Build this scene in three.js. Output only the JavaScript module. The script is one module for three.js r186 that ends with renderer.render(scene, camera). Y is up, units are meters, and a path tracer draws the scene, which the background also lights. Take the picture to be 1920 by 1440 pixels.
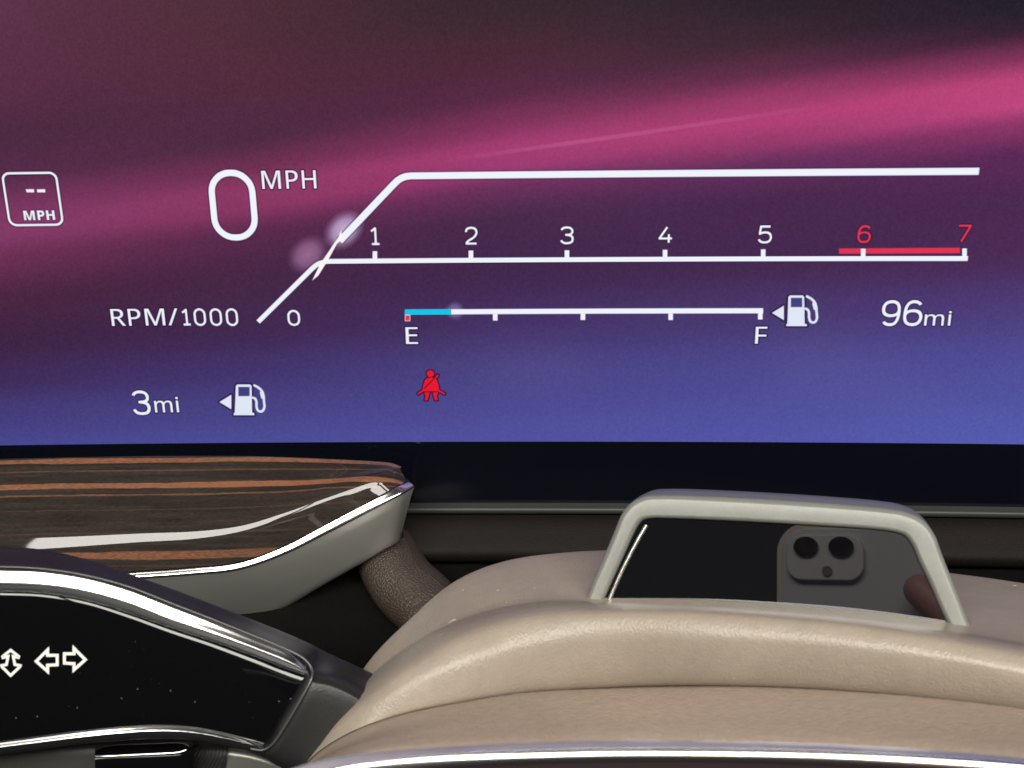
import * as THREE from 'three';
import { RectAreaLightUniformsLib } from 'three/addons/lights/RectAreaLightUniformsLib.js';
import { mergeGeometries } from 'three/addons/utils/BufferGeometryUtils.js';
import { RoundedBoxGeometry } from 'three/addons/geometries/RoundedBoxGeometry.js';
import { MarchingCubes } from 'three/addons/objects/MarchingCubes.js';

// ---------------------------------------------------------------- camera, light, exposure
const scene = new THREE.Scene();
scene.background = new THREE.Color(0.032, 0.031, 0.031);            // the dim cabin
const renderer = new THREE.WebGLRenderer({ antialias: true });
renderer.toneMapping = THREE.LinearToneMapping;
renderer.toneMappingExposure = 1;
renderer.shadowMap.enabled = true;
RectAreaLightUniformsLib.init();

const FOCAL = 2000;                                                 // focal length in pixels of a 1920 x 1440 picture
const camera = new THREE.PerspectiveCamera(2 * Math.atan(720 / FOCAL) * 180 / Math.PI, 4 / 3, 0.004, 20);
camera.rotation.set(-0.3085, 0.03525, -0.01338, 'YXZ');
const camQ = new THREE.Quaternion().setFromEuler(camera.rotation);
camera.position.copy(new THREE.Vector3(0, 0, 0.30).applyQuaternion(camQ));
camera.updateMatrixWorld();
camera.focus = 0.285;
camera.userData.fStop = 42;

const V = (x, y, z) => new THREE.Vector3(x, y, z);
const C = camera.position;
const ray = (px, py) => V((px - 960) / FOCAL, -(py - 720) / FOCAL, -1).applyQuaternion(camQ);
const onZ = (px, py, z) => { const d = ray(px, py); return d.clone().multiplyScalar((z - C.z) / d.z).add(C); };   // where a direction meets the upright plane at depth z
const onPlane = (px, py, p, n) => { const d = ray(px, py); return d.clone().multiplyScalar(p.clone().sub(C).dot(n) / d.dot(n)).add(C); };
const inCam = (x, y, z) => V(x, y, z).applyQuaternion(camQ).add(C);

// daylight from unseen windows: rear panes behind the seats, and the windscreen
function windowLight(name, label, at, look, w, h, color, intensity, glow) {
  const root = new THREE.Group(); root.name = name; scene.add(root);
  root.position.set(...at); root.lookAt(...look);                   // local +z faces the seat
  root.userData = { label, category: 'window', kind: 'structure' };
  const pane = new THREE.Mesh(new RoundedBoxGeometry(w, h, 0.006, 2, 0.002), new THREE.MeshStandardMaterial({ color: 0x222222, emissive: new THREE.Color(...color), emissiveIntensity: glow }));
  pane.name = 'window_pane'; pane.position.z = -0.006; root.add(pane);
  const l = new THREE.RectAreaLight(new THREE.Color(...color), intensity, w, h);
  l.position.z = 0.002; l.lookAt(...look); l.rotation.set(0, Math.PI, 0); root.add(l);
  return root;
}
[[-0.545, 0.46, 'rear quarter window on the driver side'], [0.01, 0.56, 'rear window'], [0.585, 0.50, 'rear quarter window on the passenger side']].forEach(([x, w, what], i) =>
  windowLight(i ? 'rear_window_00' + i : 'rear_window', 'bright daylit ' + what + ' behind the seats', [x, 0.66, 0.84], [x, 0.0, 0.10], w, 0.32, [1, 0.965, 0.89], 13.8, 2.0));
windowLight('windscreen', 'unseen daylit windscreen above the display, set to brighten the phone', [0.0, 0.46, -0.50], [0.05, 0.06, 0.30], 0.9, 0.30, [1, 0.97, 0.95], 8.0, 0.8);  // unseen; added and brightened to light the phone mirrored in the camera window

// ---------------------------------------------------------------- helpers
let seed = 7;
const rnd = () => { seed = (seed * 1664525 + 1013904223) >>> 0; return seed / 4294967296; };
const hash = (x, y) => { let h = (x * 374761393 + y * 668265263) | 0; h = Math.imul(h ^ (h >>> 13), 1274126177); return ((h ^ (h >>> 16)) >>> 0) / 4294967296; };
function vnoise(x, y, px, py) {                                     // value noise that repeats after px, py cells
  const ix = Math.floor(x), iy = Math.floor(y), fx = x - ix, fy = y - iy, s = fx * fx * (3 - 2 * fx), t = fy * fy * (3 - 2 * fy), m = (a, n) => ((a % n) + n) % n;
  const h = (a, b) => hash(m(a, px), m(b, py) + 977 * px);
  return (h(ix, iy) * (1 - s) + h(ix + 1, iy) * s) * (1 - t) + (h(ix, iy + 1) * (1 - s) + h(ix + 1, iy + 1) * s) * t;
}
function dataTexture(w, h, f, srgb) {
  const d = new Uint8Array(w * h * 4);
  for (let y = 0; y < h; y++) for (let x = 0; x < w; x++) {
    const c = f(x / w, y / h), o = (y * w + x) * 4, a = Array.isArray(c) ? c : [c, c, c];
    for (let k = 0; k < 3; k++) d[o + k] = Math.max(0, Math.min(255, a[k] * 255));
    d[o + 3] = 255;
  }
  const t = new THREE.DataTexture(d, w, h); t.wrapS = t.wrapT = THREE.RepeatWrapping; t.magFilter = THREE.LinearFilter; t.needsUpdate = true;
  if (srgb) t.colorSpace = THREE.SRGBColorSpace;
  return t;
}
const scaled = (t, metres) => { const c = t.clone(); c.repeat.set(1 / metres, 1 / metres); c.needsUpdate = true; return c; };

const curve = (pts) => new THREE.CatmullRomCurve3(pts, false, 'centripetal');
// A smooth skin over stations, each a row of points from one edge of the skin to the other; uv in metres.
function loft(stations, nU = 90, nV = 6, closed = false) {
  const nP = stations[0].length, rows = [];
  const rails = []; for (let k = 0; k < nP; k++) rails.push(curve(stations.map((s) => s[k])));
  for (let i = 0; i <= nU; i++) {
    const row = rails.map((r) => r.getPoint(i / nU));
    const c = new THREE.CatmullRomCurve3(row, closed, 'centripetal'), m = nV * (nP - 1 + (closed ? 1 : 0)), out = [];
    for (let j = 0; j <= m; j++) out.push(nP === 2 && !closed ? row[0].clone().lerp(row[1], j / m) : c.getPoint(j / m));
    rows.push(out);
  }
  return skin(rows);
}
function skin(rows) {
  const nU = rows.length, nV = rows[0].length, pos = [], uv = [], idx = [];
  let u = 0;
  for (let i = 0; i < nU; i++) {
    if (i) u += rows[i][nV >> 1].distanceTo(rows[i - 1][nV >> 1]);
    let v = 0;
    for (let j = 0; j < nV; j++) {
      if (j) v += rows[i][j].distanceTo(rows[i][j - 1]);
      pos.push(rows[i][j].x, rows[i][j].y, rows[i][j].z); uv.push(u, v);
    }
  }
  for (let i = 0; i < nU - 1; i++) for (let j = 0; j < nV - 1; j++) { const a = i * nV + j, b = a + nV; idx.push(a, a + 1, b, b, a + 1, b + 1); }
  const g = new THREE.BufferGeometry();
  g.setAttribute('position', new THREE.Float32BufferAttribute(pos, 3)); g.setAttribute('uv', new THREE.Float32BufferAttribute(uv, 2)); g.setIndex(idx);
  g.computeVertexNormals();
  return g;
}
function add(parent, name, geo, mat) { const m = new THREE.Mesh(geo, mat); m.name = name; m.castShadow = m.receiveShadow = true; parent.add(m); return m; }
function thing(name, label, category, at) { const g = new THREE.Group(); g.name = name; g.userData = { label, category }; g.position.copy(at || V(0, 0, 0)); scene.add(g); return g; }
// moves a world-space geometry into its thing's own axes
const own = (g, t) => g.translate(-t.position.x, -t.position.y, -t.position.z);

// ---------------------------------------------------------------- materials
const fine = dataTexture(512, 512, (u, v) => 0.55 * vnoise(u * 128, v * 128, 128, 128) + 0.3 * vnoise(u * 256, v * 256, 256, 256) + 0.15 * vnoise(u * 40, v * 40, 40, 40));
const cells = (() => {                                              // pebbled leather: distance to the cell border
  const n = 26, pts = []; for (let j = 0; j < n; j++) for (let i = 0; i < n; i++) pts.push([i + 0.15 + 0.7 * hash(i, j), j + 0.15 + 0.7 * hash(i + 91, j + 17)]);
  return dataTexture(512, 512, (u, v) => {
    const wx = (vnoise(u * 20, v * 20, 20, 20) - 0.5) * 0.7, wy = (vnoise(u * 20 + 5, v * 20 + 9, 20, 20) - 0.5) * 0.7;
    const x = u * n + wx, y = v * n + wy, ix = Math.floor(x), iy = Math.floor(y); let a = 9, b = 9;
    for (let j = -2; j <= 2; j++) for (let i = -2; i <= 2; i++) {
      const cx = ((ix + i) % n + n) % n, cy = ((iy + j) % n + n) % n, p = pts[cy * n + cx], d = Math.hypot(p[0] - cx + ix + i - x, p[1] - cy + iy + j - y);
      if (d < a) { b = a; a = d; } else if (d < b) b = d;
    }
    return Math.min(1, (b - a) * 2.2) * 0.8 + 0.2 * vnoise(u * 200, v * 200, 200, 200);
  });
})();
const blotch = dataTexture(256, 256, (u, v) => { const k = 0.86 + 0.16 * (0.6 * vnoise(u * 9, v * 9, 9, 9) + 0.4 * vnoise(u * 40, v * 40, 40, 40)); return [k, k * 0.99, k * 0.985]; });
const std = (color, roughness, metalness = 0, more = {}) => new THREE.MeshPhysicalMaterial({ color: new THREE.Color().setRGB(...color), roughness, metalness, ...more });
const M = {
  shroud: std([0.318, 0.270, 0.218], 0.38, 0, { map: scaled(blotch, 0.06), bumpMap: scaled(fine, 0.040), bumpScale: 0.00009 }),
  shroudSoft: std([0.345, 0.274, 0.224], 0.55, 0, { map: scaled(blotch, 0.012), bumpMap: scaled(fine, 0.07), bumpScale: 0.00012 }),
  leather: std([0.0085, 0.0062, 0.005], 0.65, 0, { specularIntensity: 0.3, map: scaled(blotch, 0.05), bumpMap: scaled(cells, 0.022), bumpScale: 0.00006 }),
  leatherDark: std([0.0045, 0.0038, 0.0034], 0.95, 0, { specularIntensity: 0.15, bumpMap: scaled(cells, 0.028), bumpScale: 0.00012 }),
  satin: std([0.20, 0.205, 0.186], 0.36, 0.08, { map: scaled(blotch, 0.016), bumpMap: scaled(fine, 0.03), bumpScale: 0.000012 }),
  silver: std([0.60, 0.595, 0.545], 0.33, 0.85, { bumpMap: scaled(fine, 0.03), bumpScale: 0.00001 }),
  chrome: std([0.82, 0.82, 0.80], 0.2, 1),
  blackShell: std([0.014, 0.014, 0.014], 0.45, 0, { bumpMap: scaled(fine, 0.04), bumpScale: 0.00003 }),
  gloss: std([0.0025, 0.0025, 0.003], 0.05, 0),
  mirror: std([0.003, 0.003, 0.004], 0.01, 0, { ior: 2.1 }),
  black: std([0.008, 0.008, 0.009], 0.6, 0),
  bezel: std([0.0025, 0.003, 0.006], 0.12, 0),
  rail: std([0.035, 0.038, 0.035], 0.5, 0.2),
  ink: std([0.78, 0.78, 0.74], 0.5, 0),
};

// ---------------------------------------------------------------- the display: a shallow concave cylinder that stands upright
const RAD = 4.07;
function onScreen(px, py) {                                         // [arc length, height] where a direction meets the display
  const d = ray(px, py), a = d.x * d.x + d.z * d.z, b = 2 * (C.x * d.x + (C.z - RAD) * d.z), c = C.x * C.x + (C.z - RAD) ** 2 - RAD * RAD;
  const t = (-b + Math.sqrt(b * b - 4 * a * c)) / (2 * a), p = d.multiplyScalar(t).add(C);
  return [RAD * Math.atan2(p.x, RAD - p.z), p.y];
}
const screenAt = (s, y, out = 0) => V((RAD - out) * Math.sin(s / RAD), y, RAD - (RAD - out) * Math.cos(s / RAD));
const S0 = -0.190, S1 = 0.190, Y0 = onScreen(960, 828)[1], Y1 = 0.150, CW = 2048, CH = Math.round(CW * (Y1 - Y0) / (S1 - S0));
const YB = onScreen(1300, 949)[1];
function screenPicture() {
  const cv = document.createElement('canvas'); cv.width = CW; cv.height = CH;
  const g = cv.getContext('2d'), K = CW / (S1 - S0);
  const P = (px, py) => { const [s, y] = onScreen(px, py); return [(s - S0) * K, (Y1 - y) * K]; };
  // backdrop: five columns of colour stops, mixed across
  const cols = [
    [0, [[-120, 90, 50, 70], [0, 94, 50, 74], [150, 90, 45, 70], [260, 76, 40, 66], [330, 86, 42, 72], [395, 122, 54, 96], [438, 130, 58, 102], [485, 106, 46, 82], [560, 72, 36, 64], [640, 62, 35, 68], [710, 62, 44, 92], [770, 68, 60, 122], [835, 72, 70, 142]]],
    [480, [[-120, 74, 43, 54], [0, 78, 43, 56], [150, 82, 42, 60], [260, 78, 40, 66], [310, 108, 46, 80], [350, 140, 56, 100], [385, 136, 54, 98], [440, 86, 40, 74], [520, 68, 36, 68], [610, 64, 38, 78], [690, 66, 52, 108], [760, 72, 66, 132], [832, 76, 76, 150]]],
    [960, [[-120, 40, 32, 38], [0, 52, 36, 44], [90, 72, 37, 52], [170, 86, 38, 66], [225, 124, 48, 88], [275, 166, 60, 114], [312, 156, 58, 110], [350, 104, 46, 90], [410, 70, 39, 74], [510, 65, 38, 76], [600, 67, 48, 100], [700, 74, 68, 134], [828, 80, 80, 158]]],
    [1440, [[-120, 26, 24, 34], [0, 38, 29, 40], [70, 56, 32, 46], [130, 92, 40, 68], [180, 152, 56, 102], [225, 176, 62, 116], [265, 150, 56, 106], [310, 98, 44, 90], [380, 70, 38, 76], [490, 67, 38, 78], [580, 70, 52, 106], [690, 76, 72, 142], [828, 82, 84, 164]]],
    [1920, [[-120, 22, 21, 32], [0, 30, 27, 40], [50, 48, 30, 44], [95, 112, 46, 80], [145, 186, 68, 120], [195, 190, 70, 126], [235, 138, 52, 102], [290, 90, 40, 86], [380, 74, 40, 80], [480, 74, 42, 84], [570, 76, 58, 118], [680, 78, 76, 150], [833, 84, 90, 172]]],
  ].map(([x, stops]) => stops.map(([y, ...c]) => [...P(x, y), ...c]));
  const img = g.createImageData(CW, CH);
  const smooth = (t) => t * t * (3 - 2 * t);
  const column = (k, y, out) => {
    const st = cols[k]; let i = 0; while (i < st.length - 2 && y > st[i + 1][1]) i++;
    const t = Math.max(0, Math.min(1, (y - st[i][1]) / (st[i + 1][1] - st[i][1]))), q = 0.5 * t + 0.5 * smooth(t);
    for (let c = 0; c < 3; c++) out[c] = st[i][2 + c] * (1 - q) + st[i + 1][2 + c] * q;
  };
  const a = [0, 0, 0], b = [0, 0, 0], slope = (P(1920, 165)[1] - P(0, 440)[1]) / (P(1920, 165)[0] - P(0, 440)[0]);
  for (let y = 0; y < CH; y++) for (let x = 0; x < CW; x++) {
    let k = 0; while (k < 3 && x > cols[k + 1][6][0]) k++;
    const x0 = cols[k][6][0], x1 = cols[k + 1][6][0], t = Math.max(-0.2, Math.min(1.2, (x - x0) / (x1 - x0)));
    const lean = y < CH * 0.62 ? 1 : Math.max(0, 1 - (y - CH * 0.62) / (CH * 0.2));   // the streak runs aslant: mix along its direction
    column(k, y - slope * (x - x0) * lean, a); column(k + 1, y - slope * (x - x1) * lean, b);
    const n = (hash(x, y) - 0.5) * 7 + (vnoise(x / 3, y / 3, 4096, 4096) - 0.5) * 5 + ((x + y) % 3 === 0 ? 1.5 : -0.75), o = (y * CW + x) * 4;
    for (let c = 0; c < 3; c++) img.data[o + c] = Math.max(0, a[c] * (1 - t) + b[c] * t + n);
    img.data[o + 3] = 255;
  }
  g.putImageData(img, 0, 0);
  const path = (pts) => { g.beginPath(); pts.forEach((p, i) => g[i ? 'lineTo' : 'moveTo'](...P(...p))); };
  const px = (n, x = 960, y = 480) => Math.hypot(P(x + n, y)[0] - P(x, y)[0], P(x + n, y)[1] - P(x, y)[1]);
  const poly = (pts, color) => { g.fillStyle = color; path(pts); g.closePath(); g.fill(); };
  const WHITE = '#eef3fc', RED = '#e2324e';
  // thin bright line inside the streak
  { const [x0, y0] = P(830, 302), [x1, y1] = P(1560, 196), gr = g.createLinearGradient(x0, y0, x1, y1); gr.addColorStop(0, 'rgba(214,120,170,0)'); gr.addColorStop(0.35, 'rgba(208,112,164,.34)'); gr.addColorStop(0.7, 'rgba(208,112,164,.24)'); gr.addColorStop(1, 'rgba(214,120,170,0)'); g.strokeStyle = gr; g.lineWidth = px(7); path([[830, 302], [1200, 250], [1560, 196]]); g.stroke(); }
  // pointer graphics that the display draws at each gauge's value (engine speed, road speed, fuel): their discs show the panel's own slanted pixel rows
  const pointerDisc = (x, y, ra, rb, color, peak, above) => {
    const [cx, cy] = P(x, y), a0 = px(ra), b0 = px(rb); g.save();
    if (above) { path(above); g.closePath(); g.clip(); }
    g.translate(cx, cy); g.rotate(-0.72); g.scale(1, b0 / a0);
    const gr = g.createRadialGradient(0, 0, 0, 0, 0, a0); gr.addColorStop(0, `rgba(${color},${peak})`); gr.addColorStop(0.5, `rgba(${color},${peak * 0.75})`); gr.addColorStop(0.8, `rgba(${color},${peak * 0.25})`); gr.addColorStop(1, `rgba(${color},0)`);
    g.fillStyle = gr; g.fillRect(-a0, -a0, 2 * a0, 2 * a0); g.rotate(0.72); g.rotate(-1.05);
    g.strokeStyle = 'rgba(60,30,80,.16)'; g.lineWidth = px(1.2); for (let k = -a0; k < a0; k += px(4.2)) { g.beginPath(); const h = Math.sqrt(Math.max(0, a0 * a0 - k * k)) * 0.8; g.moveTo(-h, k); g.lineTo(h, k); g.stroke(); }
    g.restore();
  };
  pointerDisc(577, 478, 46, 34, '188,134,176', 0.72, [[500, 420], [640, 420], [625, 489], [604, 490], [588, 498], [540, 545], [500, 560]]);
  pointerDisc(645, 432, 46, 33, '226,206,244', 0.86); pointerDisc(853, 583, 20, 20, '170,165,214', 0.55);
  // dark halo round lettering, as the display draws it
  const text = (str, x0, x1, top, base, color = WHITE, weight = '', from = 'MPH') => {
    const [ax, ay] = P(x0, base), [bx] = P(x1, base), [, ty] = P(x0, top);
    g.save(); g.font = `${weight} 100px sans-serif`; g.textBaseline = 'alphabetic';
    const m = g.measureText(str), cap = g.measureText(from).actualBoundingBoxAscent, l = m.actualBoundingBoxLeft, w = m.actualBoundingBoxRight + l;
    g.translate(ax, ay); g.scale((bx - ax) / w, (ay - ty) / cap);
    g.lineJoin = 'round'; g.strokeStyle = 'rgba(30,16,44,.55)'; g.lineWidth = 11; g.strokeText(str, l, 0);
    g.fillStyle = color; g.fillText(str, l, 0); g.restore();
  };
  const pill = (x0, x1, top, base, r, w, color = WHITE) => {
    const [ax, ay] = P(x0, base), [bx] = P(x1, base), [, ty] = P((x0 + x1) / 2, top), h = px(w) / 2;
    g.strokeStyle = 'rgba(30,16,44,.5)'; g.lineWidth = px(w + 4); g.beginPath(); g.roundRect(ax + h, ty + h, bx - ax - 2 * h, ay - ty - 2 * h, px(r)); g.stroke();
    g.strokeStyle = color; g.lineWidth = px(w); g.stroke();
  };
  const D = {
    1: 'M.05 .2L.55 0L.55 1M.08 1L1 1', 2: 'M0 .27C0 .06 .2 0 .5 0C.82 0 1 .09 1 .29C1 .46 .86 .54 .66 .64C.3 .8 .05 .84 .03 1L1 1', 3: 'M.03 .17C.1 .03 .3 0 .5 0C.8 0 .97 .1 .97 .25C.97 .42 .8 .47 .42 .47C.82 .47 1 .57 1 .74C1 .92 .8 1 .5 1C.24 1 .06 .94 0 .8',
    4: 'M.6 0L0 .72L1 .72M.74 .45L.74 1', 5: 'M.92 0L.14 0L.07 .46C.2 .38 .35 .36 .5 .36C.85 .36 1 .5 1 .68C1 .9 .8 1 .5 1C.24 1 .08 .93 0 .8', 6: 'M.93 .13C.84 .03 .66 0 .52 0C.15 0 .02 .2 .02 .6C.02 .9 .2 1 .5 1C.82 1 1 .88 1 .68C1 .48 .82 .39 .5 .39C.25 .39 .05 .48 .02 .62',
    7: 'M0 0L1 0L.32 1', 9: 'M.07 .87C.16 .97 .34 1 .48 1C.85 1 .98 .8 .98 .4C.98 .1 .8 0 .5 0C.18 0 0 .12 0 .32C0 .52 .18 .61 .5 .61C.75 .61 .95 .52 .98 .38' };
  const digit = (n, x0, x1, top, base, w, color = WHITE) => {       // numerals in the display's own rounded lettering
    const h = w / 2, [ax, ay] = P(x0 + h, base - h), [bx] = P(x1 - h, base - h), [, ty] = P((x0 + x1) / 2, top + h);
    const X = (v) => ax + (bx - ax) * v, Yy = (v) => ty + (ay - ty) * v;
    g.beginPath();
    for (const [, k, a0] of D[n].matchAll(/([MLC])([^MLC]+)/g)) { const v = a0.trim().split(/\s+/).map(Number).map((q, i) => (i % 2 ? Yy(q) : X(q))); g[{ M: 'moveTo', L: 'lineTo', C: 'bezierCurveTo' }[k]](...v); }
    g.lineJoin = 'round'; g.lineCap = 'butt'; g.strokeStyle = 'rgba(30,16,44,.5)'; g.lineWidth = px(w + 4); g.stroke(); g.strokeStyle = color; g.lineWidth = px(w); g.stroke();
  };
  // speed limit box
  pill(17, 121, 322, 425, 13, 4.5); poly([[48, 355], [64, 355], [64, 361], [50, 361]], WHITE); poly([[69, 355], [85, 355], [85, 361], [70, 361]], WHITE);
  text('MPH', 46, 104, 394, 413, WHITE, 'bold');
  // speed
  pill(400, 487, 318, 452, 36, 12); text('MPH', 492, 594, 320, 355);
  text('RPM/', 210, 336, 579, 611); digit(1, 341, 360, 579, 611, 4.4);
  for (const [x0, x1] of [[365, 388], [395, 418], [425, 448]]) pill(x0, x1, 578, 612, 10, 4.6);
  pill(540, 564, 581, 612, 10, 4.6);
  // gauge lines
  const line = (w, color) => { g.strokeStyle = color; g.lineWidth = w; g.lineJoin = 'miter'; g.stroke(); };
  const bend = (p, q, r, e, w) => { g.beginPath(); g.moveTo(...P(...p)); g.lineTo(...P(...q)); g.quadraticCurveTo(...P(...r), ...P(...e[0])); for (const k of e.slice(1)) g.lineTo(...P(...k)); line(px(w + 4), 'rgba(40,20,54,.5)'); line(px(w), WHITE); };
  bend([484, 604], [586, 503], [598, 491], [[618, 490], [1815, 485]], 9.5);
  bend([637, 452], [738, 346], [750, 331], [[770, 330], [1836, 321.5]], 13);
  poly([[640, 432], [642, 449], [632, 457], [618, 483], [609, 498], [597, 517], [585, 527], [592, 512], [602, 492], [612, 478], [628, 454], [633, 448]], '#fdf6f6');
  [[703, '1', 694, 714], [883, '2', 872, 896], [1063, '3', 1050, 1076], [1247, '4', 1234, 1262], [1431, '5', 1420, 1447], [1618, '6', 1606, 1632], [1808, '7', 1793, 1819]].forEach(([x, t, a0, a1], i) => {
    const y = 426 - i * 0.75; digit(+t, a0, a1, y, y + 34, 4.3, i > 4 ? RED : WHITE);
  });
  poly([[1573, 466], [1800, 464.5], [1800, 475], [1573, 476]], RED);
  for (const [x, y] of [[703, 471], [883, 470], [1063, 469.5], [1247, 468.5], [1431, 467.5], [1618.5, 466.5], [1808.5, 466]]) poly([[x - 4.5, y], [x + 4.5, y], [x + 4.5, y + 20], [x - 4.5, y + 20]], WHITE);
  // fuel gauge
  poly([[759, 580.5], [1431, 578], [1431, 588], [759, 590.5]], WHITE); poly([[759, 580.5], [846, 580], [846, 590], [759, 590.5]], '#10c4e8');
  for (const [x, y] of [[928.5, 589], [1093, 588], [1257.5, 588], [1425.5, 587]]) poly([[x - 4.5, y], [x + 4.5, y], [x + 4.5, y + 12.5], [x - 4.5, y + 12.5]], WHITE);
  poly([[759, 590.5], [769.5, 590.5], [769.5, 602.5], [759, 602.5]], '#f3d3da'); poly([[760.5, 592], [768, 592], [768, 601], [760.5, 601]], RED);
  text('E', 761, 784, 613, 645); text('F', 1415, 1437, 613, 645);
  digit(9, 1651, 1687, 563, 612, 6); digit(6, 1691, 1728, 563, 612, 6); text('mi', 1732, 1782, 582, 611, WHITE, '', 'i');
  digit(3, 250, 284, 732, 779, 6); text('mi', 291, 337, 744, 774, WHITE, '', 'i');
  const pump = (x, y) => {                                          // x, y: tip of the arrow
    const q = (pts) => pts.map(([a, b]) => [x + a, y + b]);
    g.lineJoin = 'round';
    for (const [w, col] of [[7, 'rgba(30,16,44,.55)'], [0, '#dfe6f4']]) {
      const draw = (pts) => { g.fillStyle = col; path(q(pts)); g.closePath(); g.fill(); if (w) { g.strokeStyle = col; g.lineWidth = px(w); g.stroke(); } };
      draw([[0, 0], [23, -14], [23, 14]]);
      draw([[29, 20], [31, -30], [34, -33], [58, -33], [61, -30], [62, 20], [66, 21], [66, 25], [27, 25], [27, 21]]);
    }
    poly(q([[36, -28], [57, -28], [57, -11], [36, -11]]), '#41407e');
    g.strokeStyle = '#dfe6f4'; g.lineWidth = px(5); g.lineCap = 'round';
    g.beginPath(); g.moveTo(...P(x + 66, y - 31)); g.quadraticCurveTo(...P(x + 82, y - 24), ...P(x + 83, y - 12)); g.lineTo(...P(x + 85, y + 8)); g.quadraticCurveTo(...P(x + 84, y + 19), ...P(x + 76, y + 18)); g.quadraticCurveTo(...P(x + 69, y + 16), ...P(x + 70, y + 2)); g.quadraticCurveTo(...P(x + 70, y - 7), ...P(x + 63, y - 8)); g.stroke();
    g.lineWidth = px(8); path(q([[80, -17], [82, -9]])); g.stroke(); g.lineCap = 'butt';
  };
  pump(1447, 587); pump(411, 754);
  // seat belt telltale
  const belt = (grow, color, strap) => {
    g.fillStyle = g.strokeStyle = color; g.lineJoin = g.lineCap = 'round';
    g.beginPath(); g.arc(...P(807, 701), px(7.5 + grow), 0, 7); g.fill();
    const body = [[802, 709], [813, 709], [819, 713], [822, 722], [824, 734], [792, 734], [794, 722], [797, 713]]; path(body); g.closePath(); g.fill(); g.lineWidth = px(2 * grow + 1); g.stroke();
    g.lineWidth = px(4 + 2 * grow); path([[793, 733], [784.5, 738.5]]); g.stroke(); path([[823, 733], [833, 738.5]]); g.stroke(); path([[813, 713], [821, 704]]); g.stroke();
    for (const leg of [[[795, 735], [806, 735], [804, 743], [801.5, 751], [796, 751], [798, 743]], [[811, 735], [822, 735], [819, 743], [821, 751], [815.5, 751], [813, 743]]]) { path(leg); g.closePath(); g.fill(); g.lineWidth = px(2 * grow + 0.5); g.stroke(); }
    if (strap) { g.strokeStyle = '#6d1030'; g.lineWidth = px(2); path([[796, 728], [816, 708]]); g.stroke(); path([[796, 735], [820, 735]]); g.stroke();  }
  };
  belt(2, '#1c1030'); belt(0, '#e5162f', true);
  const t = new THREE.CanvasTexture(cv); t.colorSpace = THREE.SRGBColorSpace; t.magFilter = THREE.LinearFilter;
  return t;
}
function sheet(s0, s1, y0, y1, out, nS = 48, nY = 2, depth = 0, u0 = s0, u1 = s1) {   // a curved slab with uv 0..1 on its face
  const front = [], rows = [];
  for (let i = 0; i <= nS; i++) { const s = s0 + (s1 - s0) * i / nS, r = []; for (let j = 0; j <= nY; j++) r.push(screenAt(s, y0 + (y1 - y0) * j / nY, out)); if (depth) { r.unshift(screenAt(s, y0, out - depth)); r.push(screenAt(s, y1, out - depth)); } rows.push(r); }
  const g = skin(rows.reverse());
  const uv = g.attributes.uv, p = g.attributes.position;
  for (let i = 0; i < uv.count; i++) { const s = RAD * Math.atan2(p.getX(i), RAD - p.getZ(i)); uv.setXY(i, (s - u0) / (u1 - u0), (p.getY(i) - y0) / (y1 - y0)); }
  return g;
}
{
  const t = thing('instrument_display', 'wide curved instrument display glowing magenta and violet with white gauges', 'display', V(0, YB, 0));
  const pic = screenPicture();
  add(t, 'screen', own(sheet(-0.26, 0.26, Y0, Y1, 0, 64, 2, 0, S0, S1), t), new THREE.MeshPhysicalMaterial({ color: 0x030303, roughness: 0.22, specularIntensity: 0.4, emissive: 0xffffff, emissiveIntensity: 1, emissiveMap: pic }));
  const bz = sheet(-0.30, 0.30, YB, Y0, 0, 64, 4);
  add(t, 'bezel', own(bz, t), M.bezel);
  const rows = []; for (let i = 0; i <= 64; i++) { const s = -0.30 + 0.60 * i / 64; rows.push([[0, 0.0008], [0.0026, 0.0006], [0.0032, -0.0001], [0.003, -0.0012], [0.0018, -0.0018], [-0.002, -0.002]].map(([o, y]) => screenAt(s, YB + y, o))); }
  add(t, 'lower_trim', own(skin(rows), t), M.rail);
  const bh = sheet(-0.30, 0.30, YB, Y1 + 0.01, -0.009, 24, 2, 0.01); add(t, 'back_housing', own(bh, t), M.black);
}

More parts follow.
